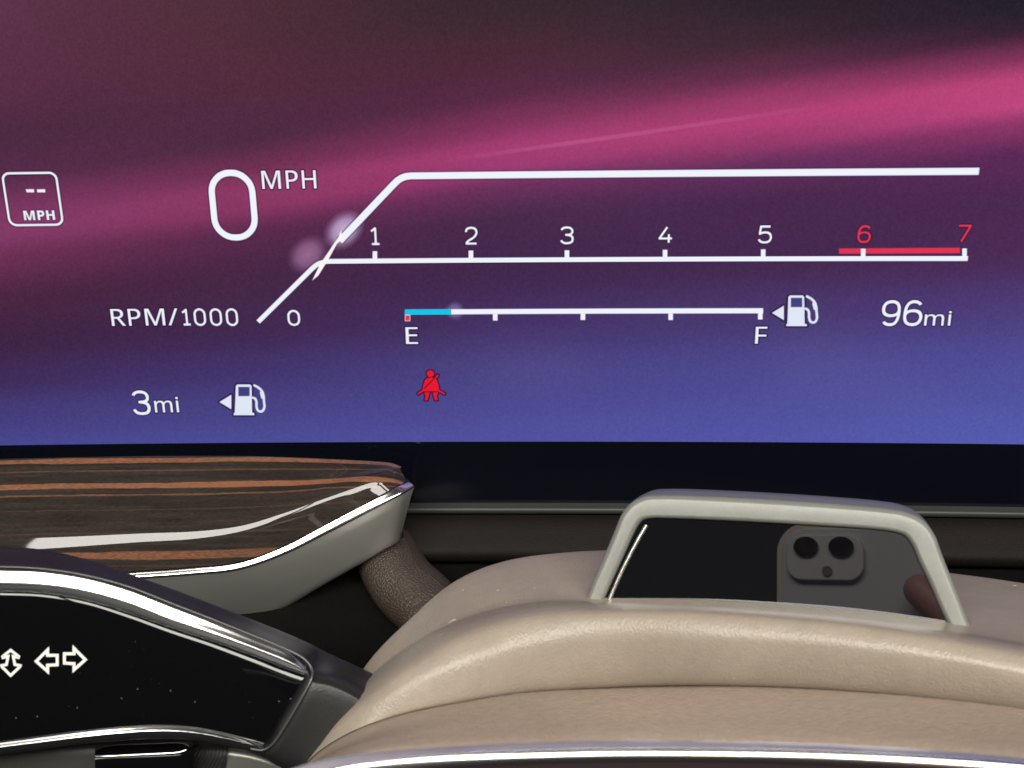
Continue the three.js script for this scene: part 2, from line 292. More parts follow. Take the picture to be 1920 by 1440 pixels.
// ---------------------------------------------------------------- leather dashboard below the display
{
  const t = thing('dashboard', 'dark brown grained leather dashboard below the display', 'dashboard', V(0, YB - 0.2, 0));
  t.userData.kind = 'structure';
  const strip = (prof) => { const rows = []; for (let i = 0; i <= 40; i++) { const x = -0.32 + 0.64 * i / 40, c = new THREE.CatmullRomCurve3(prof.map(([y, z]) => V(x, YB + y, z + x * x / (2 * RAD))), false, 'centripetal'); rows.push(c.getPoints(40)); } return own(skin(rows), t); };
  add(t, 'upper_pad', strip([[-0.0015, -0.004], [-0.0026, 0.004], [-0.006, 0.0085], [-0.010, 0.0115], [-0.0135, 0.0095], [-0.0145, 0.004], [-0.0145, -0.01]]), M.leather);
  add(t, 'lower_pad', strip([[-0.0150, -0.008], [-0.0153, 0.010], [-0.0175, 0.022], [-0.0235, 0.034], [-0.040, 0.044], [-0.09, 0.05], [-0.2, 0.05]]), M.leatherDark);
  // bolster that comes out under the silver trim
  const a = onZ(700, 985, 0.0), b = onZ(752, 1088, 0.020), c = onZ(818, 1158, 0.034), d = onZ(930, 1330, 0.052);
  const path = curve([a, b, c, d]), rows = [];
  for (let i = 0; i <= 40; i++) {
    const p = path.getPoint(i / 40), tan = path.getTangent(i / 40), side = V(0, 0, 1).cross(tan).normalize(), fwd = tan.clone().cross(side).normalize(), r = 0.0085 * Math.min(1, 0.5 + i / 10), row = [];
    for (let k = 0; k <= 24; k++) { const w = k / 24 * 2 * Math.PI; row.push(p.clone().addScaledVector(side, Math.cos(w) * r).addScaledVector(fwd, Math.sin(w) * r * 1.2)); }
    rows.push(row);
  }
  add(t, 'bolster', own(skin(rows), t), std([0.052, 0.038, 0.030], 0.45, 0, { map: scaled(blotch, 0.05), bumpMap: scaled(cells, 0.026), bumpScale: 0.0002 }));
}

// ---------------------------------------------------------------- wood ledge with a silver border, at the driver's side of the display
{
  // rows: back edge A, fold B, foot of the wood C, foot of the bright lip D, foot of the silver face E; each x, y, depth
  const rowsPx = [
    [[-420, 882, 0.012], [-420, 1064, 0.029], [-420, 1122, 0.0325], [-420, 1135, 0.0339], [-470, 1340, 0.026]],
    [[-110, 862, 0.012], [-110, 1036, 0.029], [-110, 1096, 0.0325], [-110, 1109, 0.0339], [-150, 1290, 0.026]],
    [[0, 857, 0.012], [0, 1026, 0.029], [0, 1088, 0.0325], [0, 1101, 0.0339], [-20, 1270, 0.026]],
    [[130, 854, 0.012], [130, 1016, 0.029], [125, 1079, 0.0325], [120, 1092, 0.0339], [120, 1250, 0.026]],
    [[270, 851.5, 0.012], [260, 1006, 0.029], [250, 1071, 0.0325], [245, 1084, 0.0339], [270, 1225, 0.026]],
    [[390, 851, 0.012], [370, 998, 0.029], [360, 1063, 0.0325], [355, 1076, 0.0339], [400, 1195, 0.026]],
    [[490, 852, 0.012], [460, 983, 0.0285], [450, 1053, 0.032], [448, 1066, 0.0333], [510, 1152, 0.026]],
    [[570, 855, 0.012], [530, 960, 0.027], [535, 1022, 0.0295], [535, 1036, 0.0308], [600, 1100, 0.0258]],
    [[640, 859, 0.012], [595, 932, 0.0248], [610, 983, 0.0269], [612, 998, 0.0281], [670, 1060, 0.0248]],
    [[695, 863, 0.012], [655, 907, 0.022], [682, 945, 0.0237], [686, 960, 0.0249], [715, 1033, 0.0232]],
    [[734, 867.5, 0.012], [712, 888, 0.0188], [742, 913, 0.0197], [750, 926, 0.0215], [745, 1016, 0.0204]],
    [[753, 875, 0.012], [749, 878, 0.0146], [763, 902, 0.0151], [776, 911, 0.0178], [752, 1004, 0.0178]],
  ];
  const st = rowsPx.map((r) => r.map((p) => onZ(...p)));
  const t = thing('dash_trim', 'glossy striped dark wood dash trim edged with a bright lip and satin silver border', 'dash trim', st[5][4].clone());
  // wood: crowned top, tight fold, short front
  const wood = st.map(([a, b, c], i) => {
    const ab = b.clone().sub(a), cb = c.clone().sub(b), L = ab.length(), l = cb.length(), k = Math.min(0.0042, L * 0.34), q = Math.min(0.0030, l * 0.42), top = (d) => b.clone().addScaledVector(ab, -d / L), down = (d) => b.clone().addScaledVector(cb, d / l);
    const arc = (w) => { const p = top(k).multiplyScalar((1 - w) ** 2).addScaledVector(b, 2 * w * (1 - w)).addScaledVector(down(q), w * w); return p; };
    return [a.clone().add(V(0, -0.004, -0.002)), a.clone().add(V(0, -0.0006, 0)), a.clone().addScaledVector(ab, 0.05).add(V(0, 0.0001, 0)), a.clone().addScaledVector(ab, 0.5), top(k * 1.35), arc(0), arc(0.25), arc(0.5), arc(0.75), arc(1), down(q * 1.4), b.clone().lerp(c, 0.85), c.clone()];
  });
  const g = loft(wood, 140, 6);
  const stripes = [[0.0012, 0.0009, 1.0, 1], [0.0043, 0.0003, 0.45, 2], [0.0087, 0.0011, 1.2, 3], [0.0114, 0.00042, 0.75, 4], [0.0158, 0.0002, 0.3, 5], [0.0195, 0.00015, 0.15, 6], [0.0225, 0.0002, 0.2, 7], [0.0284, 0.0012, 0.9, 8], [0.0312, 0.0003, 0.3, 9]];
  const grain = dataTexture(2048, 640, (u, v) => {                  // 0.25 m of veneer by 0.052 m
    const x = u * 0.25, y0 = v * 0.052, y = y0 + 0.0006 * (vnoise(u * 7, 3, 7, 64) - 0.5) + 0.00018 * (vnoise(u * 60, v * 90, 60, 90) - 0.5);
    const fib = vnoise(u * 260, v * 420, 260, 420), pore = vnoise(u * 420, v * 640, 420, 640), wide = vnoise(u * 18, v * 70, 18, 70);
    let r = 0.165 + 0.05 * (fib - 0.5) + 0.06 * (wide - 0.5) + 0.05 * (pore - 0.5), gg = r * 0.86, b = r * 0.76;
    for (const [at, half, k, s] of stripes) {
      const w = half * (0.55 + 0.55 * vnoise(u * 12, s * 3, 12, 64)), d = Math.abs(y - 0.0044 - at) / w, m = Math.max(0, Math.min(1, (1.15 - d) * 3)) * k * (0.55 + 0.5 * vnoise(u * 300, v * 300, 300, 300)) * (0.8 + 0.35 * vnoise(u * 9, s, 9, 64));
      const q = Math.min(1, m); r += (0.50 - r) * q; gg += (0.325 - gg) * q; b += (0.235 - b) * q;
    }
    return [r, gg, b];
  }, true);
  grain.repeat.set(1 / 0.25, 1 / 0.052); grain.wrapT = THREE.ClampToEdgeWrapping; grain.wrapS = THREE.RepeatWrapping;
  add(t, 'wood_veneer', own(g, t), new THREE.MeshPhysicalMaterial({ map: grain, roughness: 0.6, specularIntensity: 0.15, clearcoat: 1, clearcoatRoughness: 0.03 }));
  const lip = st.map(([, , c, d]) => { const m = c.clone().lerp(d, 0.5).add(V(0, 0.0001, 0.00012)); return [c.clone().add(V(0, -0.0012, -0.0012)), c.clone().add(V(0, -0.0001, 0.0003)), m, d.clone(), d.clone().add(V(0, -0.001, -0.0003))]; });
  add(t, 'bright_lip', own(loft(lip, 140, 4), t), M.chrome);
  const face = st.map(([, , , d, e]) => [d.clone().add(V(0, -0.0006, -0.0001)), d.clone().lerp(e, 0.25).add(V(0, 0, 0.0006)), d.clone().lerp(e, 0.7).add(V(0, 0, 0.0008)), e.clone(), e.clone().add(V(0, -0.001, -0.006))]);
  add(t, 'silver_face', own(loft(face, 140, 6), t), M.silver);
  // closed end and underside
  const L = st.length - 1, under = st.map(([a, , , , e]) => [e.clone().add(V(0, -0.0005, -0.004)), a.clone().add(V(0, -0.030, -0.004)), a.clone().add(V(0, -0.005, -0.002))]);
  add(t, 'underside', own(loft(under, 60, 3), t), M.black);
  add(t, 'end_cap', own(skin([[st[L][3].clone(), st[L][2].clone().lerp(st[L][4], 0.5), st[L][4].clone()], [st[L][2].clone().add(V(-0.0005, -0.001, -0.004)), st[L][0].clone().add(V(0, -0.012, -0.003)), st[L][4].clone().add(V(-0.001, -0.001, -0.014))]]), t), M.silver);
}

// ---------------------------------------------------------------- turn-signal lever
{
  const Z = { T0: .096, T1: .1105, CT: .1112, CB: .1127, LT: .1130, LB: .1137, PT: .1136, P1: .1158, P2: .1172, PB: .1180, DB: .1188, SB: .1165 };
  //       x top  T0    T1    CT    CB    PT   x bot  PB    DB    SB
  const rowsPx = [
    [-330, 1040, 1078, 1083, 1108, 1122, -330, 1424, 1436, 1450],
    [-90, 1024, 1061, 1066, 1093, 1108, -90, 1402, 1413, 1426],
    [0, 1026, 1063, 1068, 1094, 1110, 0, 1391, 1402, 1415],
    [80, 1032, 1067, 1071, 1097, 1113, 70, 1382, 1393, 1406],
    [160, 1050, 1079, 1083, 1109, 1126, 140, 1373, 1384, 1397],
    [240, 1077, 1100, 1105, 1131, 1150, 215, 1365, 1376, 1390],
    [320, 1105, 1131, 1136, 1162, 1178, 285, 1361, 1371, 1386],
    [400, 1135, 1162, 1166, 1188, 1204, 355, 1364, 1373, 1388],
    [480, 1166, 1194, 1198, 1217, 1233, 420, 1376, 1384, 1398],
    [540, 1190, 1219, 1223, 1241, 1256, 465, 1389, 1395, 1409],
    [572, 1211, 1237, 1248, 1256, 1267, 492, 1399, 1402, 1420],
  ];
  const st = rowsPx.map(([x, T0, T1, CT, CB, PT, xb, PB, DB, SB], i) => {
    const o = i === 10 ? 16 : 0;
    return { T0: onZ(x + o, T0, Z.T0), T1: onZ(x, T1, Z.T1), CT: onZ(x, CT, Z.CT), CB: onZ(x, CB, Z.CB), LT: onZ(x, PT - 5, Z.LT), LB: onZ(x, PT - 1, Z.LB), PT: onZ(x, PT, Z.PT),
      P1: onZ(x + (xb - x) * 0.3, PT + (PB - PT) * 0.3, Z.P1), P2: onZ(x + (xb - x) * 0.65, PT + (PB - PT) * 0.65, Z.P2), PB: onZ(xb, PB, Z.PB), DB: onZ(xb, DB, Z.DB), SB: onZ(xb, SB, Z.SB) };
  });
  const t = thing('turn_signal_lever', 'gloss black turn signal lever with bright strips and white arrow symbols beside the column', 'lever', st[5].SB.clone());
  const back = V(0, 0, -0.0016), low = (p, z) => V(p.x, p.y - 0.004, z);
  // shell: one closed skin; its front is sunk behind the strips and the panel, and comes level with them past their end
  const shell = st.map((s) => [low(s.SB, .092), s.T0.clone().add(V(0, -0.006, -0.0015)), s.T0, s.T0.clone().lerp(s.T1, 0.5).add(V(0, 0.0001, 0)), s.T1, s.CT.clone().add(V(0, -0.0007, -0.001)), s.PT.clone().add(back), s.P2.clone().add(back), s.PB.clone().add(back), s.DB.clone().add(V(0, 0, -0.0007)), s.SB]);
  const ends = [
    [[604, 1219], [589, 1258], [584, 1280], [560, 1325], [532, 1372], [507, 1408], [500, 1417], [505, 1425]],
    [[637, 1235], [622, 1266], [617, 1288], [590, 1335], [560, 1382], [530, 1419], [522, 1428], [520, 1435]],
    [[676, 1253], [662, 1284], [655, 1304], [628, 1350], [596, 1397], [566, 1432], [558, 1440], [556, 1448]],
    [[740, 1282], [722, 1318], [713, 1340], [690, 1380], [660, 1420], [630, 1455], [625, 1465], [622, 1470]],
  ].map((r) => { const zs = [.096, .1112, .1138, .1158, .1172, .1180, .1175, .1155], p = r.map(([x, y], i) => onZ(x, y, zs[i])); return [low(p[7], .092), p[0].clone().add(V(0, -0.006, -0.0015)), p[0], p[0].clone().lerp(p[1], 0.5), p[1], p[2].clone().lerp(p[1], 0.5), p[2], p[4], p[5], p[6], p[7]]; });
  add(t, 'shell', own(loft([...shell, ...ends], 280, 5, true), t), M.blackShell);
  // thin raised rim that outlines the recess at its end
  const rimPts = [...st.slice(0, 10).map((s) => s.T1.clone().add(V(0, 0.0001, 0.0001))), onZ(570, 1235, .1113), onZ(585, 1254, .1122), onZ(584, 1272, .1138), onZ(560, 1318, .1160), onZ(530, 1368, .1176), onZ(512, 1394, .1182), onZ(494, 1406, .1184), onZ(470, 1404, .1186)];
  add(t, 'rim', own(new THREE.TubeGeometry(curve(rimPts), 160, 0.00022, 8), t), std([0.10, 0.10, 0.10], 0.3, 0.4));
  const band = (a, b, bulge, under = 0.001) => st.map((s) => { const A = s[a], B = s[b], m = A.clone().lerp(B, 0.5).add(V(0, bulge * 0.7, bulge * 0.7)); return [A.clone().add(V(0, -under, -under)), A, m, B, B.clone().add(V(0, -under * 0.1, -under))]; });
  add(t, 'chrome_strip', own(loft(band('CT', 'CB', 0.00004), 150, 4), t), M.chrome);
  add(t, 'thin_strip', own(loft(band('LT', 'LB', 0.0001, 0.0004), 150, 4), t), std([0.42, 0.42, 0.42], 0.3, 1));
  add(t, 'chrome_strip', own(loft(band('PB', 'DB', 0.00005), 150, 4), t), M.chrome);
  const panel = loft(st.map((s) => [s.PT.clone().add(V(0, -0.0003, -0.0012)), s.PT, s.P1, s.P2, s.PB, s.PB.clone().add(V(0, -0.0003, -0.0012))]), 120, 8);
  const pm = add(t, 'gloss_panel', own(panel, t), M.gloss);
  // printed symbols: outlined arrows
  const at = (x, y) => { const k = Math.max(0, Math.min(1, (y - 1112) / 272)), z = k < 0.3 ? Z.PT + (Z.P1 - Z.PT) * k / 0.3 : k < 0.65 ? Z.P1 + (Z.P2 - Z.P1) * (k - 0.3) / 0.35 : Z.P2; return onZ(x, y, z + 0.0003); };
  const outline = (pts, w) => {                                     // a closed flat band of width w along a polygon
    const n = pts.length, area = pts.reduce((s, p, i) => s + p[0] * pts[(i + 1) % n][1] - pts[(i + 1) % n][0] * p[1], 0), sg = Math.sign(area), inner = pts.map((p, i) => {
      const a = pts[(i + n - 1) % n], b = pts[(i + 1) % n], e = [p[0] - a[0], p[1] - a[1]], f = [b[0] - p[0], b[1] - p[1]], le = Math.hypot(...e), lf = Math.hypot(...f), n1 = [-e[1] / le * sg, e[0] / le * sg], n2 = [-f[1] / lf * sg, f[0] / lf * sg], k = w / (1 + n1[0] * n2[0] + n1[1] * n2[1]);
      return [p[0] + (n1[0] + n2[0]) * k, p[1] + (n1[1] + n2[1]) * k];
    });
    const pos = [], idx = []; for (let i = 0; i < n; i++) for (const q of [pts[i], inner[i]]) { const v = at(...q); pos.push(v.x, v.y, v.z); }
    for (let i = 0; i < n; i++) { const j = (i + 1) % n; idx.push(2 * i, 2 * i + 1, 2 * j, 2 * j, 2 * i + 1, 2 * j + 1); }
    const g = new THREE.BufferGeometry(); g.setAttribute('position', new THREE.Float32BufferAttribute(pos, 3)); g.setIndex(idx); g.computeVertexNormals(); return own(g, t);
  };
  const left = [[64, 1240], [92, 1212], [92, 1226], [110, 1226], [110, 1249], [92, 1250], [92, 1265]], right = left.map(([x, y]) => [228 - x, y - 3]);
  const upDown = [[20, 1216], [38, 1230], [36, 1236], [28, 1234], [30, 1244], [41, 1246], [40, 1251], [20, 1270], [1, 1251], [0, 1246], [10, 1244], [12, 1234], [4, 1236], [2, 1230]];
  for (const s of [left, right]) add(pm, 'arrow_symbol', outline(s, 5.5), M.ink);
  add(pm, 'up_down_symbol', outline(upDown, 5), M.ink);
}

// ---------------------------------------------------------------- second stalk below the lever
{
  const b = onZ(260, 1425, .105), t = thing('column_switch', 'dark grey column switch with a black chrome edged button under the lever', 'switch', b.clone());
  const q = (x, y, z) => onZ(x, y, z);
  const body = [[-330, 8], [-90, 0], [60, 0], [170, 0], [300, 0], [400, 4], [470, 12], [520, 26]].map(([x, d]) => [q(x, 1380 + d, .098), q(x, 1392 + d, .106), q(x, 1440 + d, .1085), q(x, 1540 + d, .107), q(x, 1600 + d, .098)]);
  add(t, 'housing', own(loft(body, 60, 5, true), t), std([0.055, 0.053, 0.048], 0.35, 0.2));
  const btn = [[178, 1402, 1418, 1470], [200, 1396, 1416, 1470], [280, 1392, 1413, 1468], [340, 1390, 1409, 1464], [362, 1393, 1400, 1450]].map(([x, y0, y1, y2]) => [q(x, y0, .1075), q(x, y0 + 4, .1105), q(x, y1, .1130), q(x, y1 + 8, .1136), q(x, y2, .1130)]);
  add(t, 'button', own(loft(btn, 40, 5), t), M.gloss);
  add(t, 'button_edge', own(new THREE.TubeGeometry(curve([q(180, 1418, .1134), q(196, 1418, .1136), q(240, 1416, .1137), q(300, 1413, .1137), q(335, 1410.5, .1136), q(350, 1406, .1132)]), 60, 0.00028, 8), t), M.chrome);
  const rub = []; for (let i = 0; i < 9; i++) rub.push(own(new THREE.TubeGeometry(curve([q(352 + i * 7, 1444, .1112), q(368 + i * 7, 1412, .1106), q(374 + i * 6, 1396, .109)]), 10, 0.0002, 6), t));
  rub.forEach((g) => add(t, 'grip_rib', g, M.blackShell));
  const sil = [[430, 1402], [470, 1408], [505, 1418], [530, 1430]].map(([x, y]) => [q(x, y, .105), q(x - 2, y + 6, .1095), q(x - 8, y + 60, .1105)]);
  add(t, 'silver_end', own(loft(sil, 24, 4), t), std([0.22, 0.22, 0.20], 0.35, 0.6));
}

// ---------------------------------------------------------------- steering column cover
{
  //  O back edge (x, y, z)   S shoulder   R ridge   E crease   L front lip
  const rowsPx = [
    [[500, 1450, .100], [522, 1450], [540, 1446], [556, 1448], [566, 1462]],
    [[556, 1402, .100], [568, 1402], [582, 1401], [604, 1404], [640, 1432]],
    [[600, 1352, .098], [612, 1350], [628, 1352], [672, 1366], [730, 1412]],
    [[655, 1285, .094], [672, 1291], [694, 1299], [765, 1336], [830, 1406]],
    [[705, 1218, .088], [742, 1232], [772, 1247], [855, 1318], [930, 1402]],
    [[770, 1154, .080], [818, 1185], [852, 1207], [935, 1304], [1010, 1399]],
    [[850, 1086, .071], [915, 1148], [942, 1177], [1015, 1294], [1090, 1397]],
    [[945, 1047, .063], [1030, 1129], [1042, 1163], [1105, 1287], [1180, 1395]],
    [[1080, 1029, .060], [1145, 1132], [1150, 1157], [1205, 1282], [1270, 1396]],
    [[1250, 1026, .060], [1300, 1139], [1300, 1158], [1332, 1280], [1400, 1397]],
    [[1420, 1033, .060], [1450, 1149], [1450, 1167], [1480, 1283], [1530, 1400]],
    [[1590, 1047, .060], [1605, 1163], [1602, 1181], [1630, 1292], [1680, 1407]],
    [[1760, 1067, .061], [1765, 1183], [1762, 1204], [1790, 1307], [1830, 1419]],
    [[1925, 1090, .062], [1920, 1208], [1920, 1233], [1940, 1328], [1980, 1434]],
    [[2110, 1126, .064], [2090, 1245], [2090, 1272], [2100, 1358], [2130, 1464]],
    [[2290, 1182, .070], [2250, 1308], [2250, 1336], [2250, 1418], [2280, 1520]],
    [[2440, 1272, .080], [2390, 1408], [2386, 1436], [2384, 1508], [2400, 1600]],
    [[2530, 1400, .090], [2485, 1530], [2476, 1556], [2466, 1620], [2480, 1700]],
  ];
  const zs = [.100, .101, .102, .102, .101, .099, .096, .0945, .0960, .1005, .1045, .1090, .1135, .1175, .1200, .1205, .1205, .1200];
  const st = rowsPx.map(([O, S, R, E, L], i) => {
    const k = Math.min(1, Math.max(0, (i - 2) / 5)), z = zs[i];
    return { O: onZ(...O), N: onZ(S[0] * 0.98 + O[0] * 0.02, S[1] - 2 - 2 * k, z - 0.004), S: onZ(...S, z), R: onZ(R[0], R[1] - 8 * k, z + .0118), F: onZ(R[0] * 0.6 + E[0] * 0.4, R[1] * 0.64 + E[1] * 0.36, z + .0155), E: onZ(...E, z + .0175 - .0085 * k), L: onZ(...L, z + .033), k };
  });
  const t = thing('steering_column_cover', 'taupe soft grained steering column cover with a rounded ridge', 'column cover', V(st[9].R.x, st[9].R.y - 0.08, st[9].R.z));
  const cover = st.map((s) => [s.O.clone().add(V(-0.002, -0.03, 0)), s.O.clone().add(V(0, -0.0035, -0.0012)), s.O.clone().add(V(0, -0.0006, 0.0004)), s.O.clone().lerp(s.N, 0.14), s.O.clone().lerp(s.N, 0.6), s.N, s.S, s.R.clone().lerp(s.S, 0.35).add(V(0, 0.0006, -0.0002)), s.R, s.R.clone().lerp(s.F, 0.35).add(V(0, 0.0004, 0.0006)), s.F, s.F.clone().lerp(s.E, 0.72).add(V(0, 0, 0.0003 + 0.0034 * s.k)), s.E, s.E.clone().add(V(0, -0.0012 * s.k - 0.0004, -0.0045)), s.E.clone().add(V(0, -0.004, -0.010))]);
  add(t, 'upper_cover', own(loft(cover, 220, 6), t), M.shroud);
  const lip = st.map((s) => { const a = s.E.clone().add(V(0, -0.0006, -0.006 * s.k - 0.001)), b = s.L; return [a, a.clone().lerp(b, 0.3).add(V(0, 0.0007 * s.k, 0)), a.clone().lerp(b, 0.7).add(V(0, 0.0008, 0)), b, b.clone().add(V(0, -0.003, 0.0025)), b.clone().add(V(0, -0.03, 0.002))]; });
  add(t, 'front_lip', own(loft(lip, 180, 6), t), M.shroudSoft);
}

// ---------------------------------------------------------------- driver-facing camera in its silver frame on the column
const footDir = ray(1488, 1012).normalize(), FP = C.clone().addScaledVector(footDir, 0.22), FN = footDir.clone().negate();
{
  const ux = V(0, 1, 0).cross(FN).normalize(), uy = FN.clone().cross(ux).normalize();
  const to2 = (x, y) => { const p = onPlane(x, y, FP, FN).sub(FP); return new THREE.Vector2(p.dot(ux), p.dot(uy)); };
  const round = (pts, n) => { const c = new THREE.CatmullRomCurve3(pts.map(([x, y]) => { const q = to2(x, y); return V(q.x, q.y, 0); }), false, 'centripetal'); return c.getSpacedPoints(n).map((p) => new THREE.Vector2(p.x, p.y)); };
  const outer = [[1062, 1195], [1078, 1160], [1094, 1128], [1112, 1085], [1135, 1033], [1152, 992], [1164, 964], [1180, 944], [1204, 931], [1240, 928], [1320, 930], [1440, 936], [1560, 944], [1660, 953], [1700, 960], [1732, 975], [1754, 1003], [1768, 1040], [1788, 1090], [1808, 1140], [1828, 1192], [1842, 1235], [1858, 1280]];
  const inner = [[1100, 1195], [1116, 1160], [1131, 1128], [1149, 1088], [1172, 1037], [1186, 1006], [1195, 988], [1204, 977], [1220, 973], [1252, 973], [1330, 976], [1440, 981.5], [1550, 988], [1640, 994], [1672, 998], [1695, 1005], [1710, 1024], [1722, 1052], [1742, 1094], [1762, 1140], [1784, 1188], [1798, 1228], [1815, 1275]];
  const N = 160, o2 = round(outer, N), i2 = round(inner, N);
  const t = thing('driver_camera', 'silver framed driver camera with a mirror-black window standing on the column cover', 'camera', FP.clone().addScaledVector(uy, -0.03));
  const w = (v, d, up = 0) => FP.clone().addScaledVector(ux, v.x).addScaledVector(uy, v.y + up).addScaledVector(FN, d);
  const mid = V(0, 0, 0), rows = [];
  const cx = o2.reduce((s, p) => s + p.x, 0) / o2.length, cy = -0.02;
  for (let i = 0; i <= N; i++) {
    const a = o2[i], b = i2[i], n = a.clone().sub(b).normalize(), off = (p, k) => p.clone().addScaledVector(n, k);
    const rise = 0.0014 * Math.max(0, Math.min(1, (a.y + 0.006) / 0.012));   // the housing's top climbs slightly towards its back
    rows.push([w(off(b, 0), -0.004), w(off(b, 0.0001), -0.0012), w(off(b, 0.0003), -0.0004), w(off(b, 0.0007), 0.0), w(off(b, 0.0010), 0.0001), w(b.clone().lerp(a, 0.5), 0.0001), w(off(a, -0.0012), 0.0001), w(off(a, -0.0009), 0.0), w(off(a, -0.0005), -0.0002), w(off(a, -0.0001), -0.0006), w(a, -0.0012), w(off(a, 0.0001), -0.006, rise * 0.6), w(off(a, -0.0002), -0.013, rise * 1.45), w(off(a, -0.0014), -0.0145, rise * 1.3), w(off(a, -0.006), -0.0150, rise)]);
  }
  const fg = skin(rows.reverse());
  const frame = add(t, 'frame', own(fg, t), M.satin);
  const shape = new THREE.Shape(i2); 
  const gl = new THREE.ShapeGeometry(shape), gp = gl.attributes.position;
  for (let i = 0; i < gp.count; i++) { const p = w(new THREE.Vector2(gp.getX(i), gp.getY(i)), -0.0009); gp.setXYZ(i, p.x, p.y, p.z); }
  gl.computeVertexNormals();
  add(t, 'window', own(gl, t), M.mirror);
  add(t, 'glass_edge', own(new THREE.TubeGeometry(curve([[1212, 985], [1196, 1012], [1180, 1042], [1160, 1082], [1143, 1120], [1128, 1155], [1112, 1190]].map(([x, y]) => onPlane(x, y, FP, FN).addScaledVector(FN, -0.0006))), 60, 0.00042, 10), t), std([0.7, 0.69, 0.64], 0.18, 1));
  const bk = new THREE.ShapeGeometry(new THREE.Shape(o2.map((p) => p.clone()))), bp = bk.attributes.position;
  for (let i = 0; i < bp.count; i++) { const p = w(new THREE.Vector2(bp.getX(i), bp.getY(i)), -0.0146); bp.setXYZ(i, p.x, p.y, p.z); }
  bk.computeVertexNormals(); add(t, 'back_cover', own(bk, t), M.black);
}

// ---------------------------------------------------------------- steering wheel: glossy top edge with a bright band
{
  const top = [[200, 1590], [420, 1480], [520, 1447], [600, 1423], [700, 1409], [800, 1401], [900, 1395], [1000, 1390], [1150, 1387], [1300, 1387], [1500, 1392], [1700, 1402], [1920, 1420], [2150, 1446], [2420, 1490]];
  const mid = [[245, 1602], [460, 1494], [560, 1460], [640, 1438], [720, 1426], [810, 1417], [905, 1411.5], [1000, 1408], [1150, 1404.5], [1300, 1404.5], [1500, 1408], [1700, 1417], [1920, 1433], [2150, 1458], [2420, 1504]];
  const low = [[310, 1620], [520, 1510], [620, 1478], [700, 1457], [775, 1445], [850, 1438], [930, 1433], [1010, 1429], [1150, 1425.5], [1300, 1425], [1500, 1430], [1700, 1441], [1920, 1459], [2150, 1486], [2420, 1534]];
  const st = top.map((p, i) => [onZ(...p, .1800), onZ(...mid[i], .1828), onZ(...low[i], .1836)]);
  const t = thing('steering_wheel', 'glossy steering wheel edge with a bright chrome band in front of the column', 'steering wheel', st[8][2].clone());
  add(t, 'gloss_edge', own(loft(st.map(([a, b]) => [a.clone().add(V(0, -0.004, -0.001)), a.clone().add(V(0, -0.0004, -0.0002)), a.clone().lerp(b, 0.15), a.clone().lerp(b, 0.85), b]), 120, 5), t), std([0.30, 0.29, 0.33], 0.25, 0, { clearcoat: 1, clearcoatRoughness: 0.02, ior: 1.8 }));
  add(t, 'chrome_band', own(loft(st.map(([, b, c]) => [b.clone().add(V(0, -0.0005, -0.0005)), b.clone().add(V(0, 0.00015, 0.0001)), b.clone().lerp(c, 0.5).add(V(0, 0.0002, 0.0003)), c, c.clone().add(V(0, -0.0005, -0.0006))]), 120, 5), t), M.chrome);
  add(t, 'dark_face', own(loft(st.map(([, , c]) => [c.clone().add(V(0, -0.0002, -0.0008)), c.clone().add(V(0, -0.004, 0.0002)), c.clone().add(V(0, -0.02, 0.004))]), 80, 5), t), std([0.02, 0.012, 0.013], 0.4));
}

// ---------------------------------------------------------------- the phone and the hand behind the lens, mirrored in the camera window
function solid(f, centre, half, res) {                              // skin of f = 0, in a cube round centre
  const mc = new MarchingCubes(res, M.ink, false, false, 200000), k = half / (res / 2);
  for (let z = 0; z < res; z++) for (let y = 0; y < res; y++) for (let x = 0; x < res; x++) mc.field[x + y * res + z * res * res] = -f(V(centre.x + (x - res / 2) * k, centre.y + (y - res / 2) * k, centre.z + (z - res / 2) * k)) * 100;
  mc.isolation = 0; mc.update();
  const n = mc.count, p = new Float32Array(n * 3), m = new Float32Array(n * 3);
  for (let i = 0; i < n; i++) for (let c = 0; c < 3; c++) { p[i * 3 + c] = mc.positionArray[i * 3 + c] * half + centre.getComponent(c); m[i * 3 + c] = mc.normalArray[i * 3 + c]; }
  const g = new THREE.BufferGeometry(); g.setAttribute('position', new THREE.BufferAttribute(p, 3)); g.setAttribute('normal', new THREE.BufferAttribute(m, 3));
  return g;
}
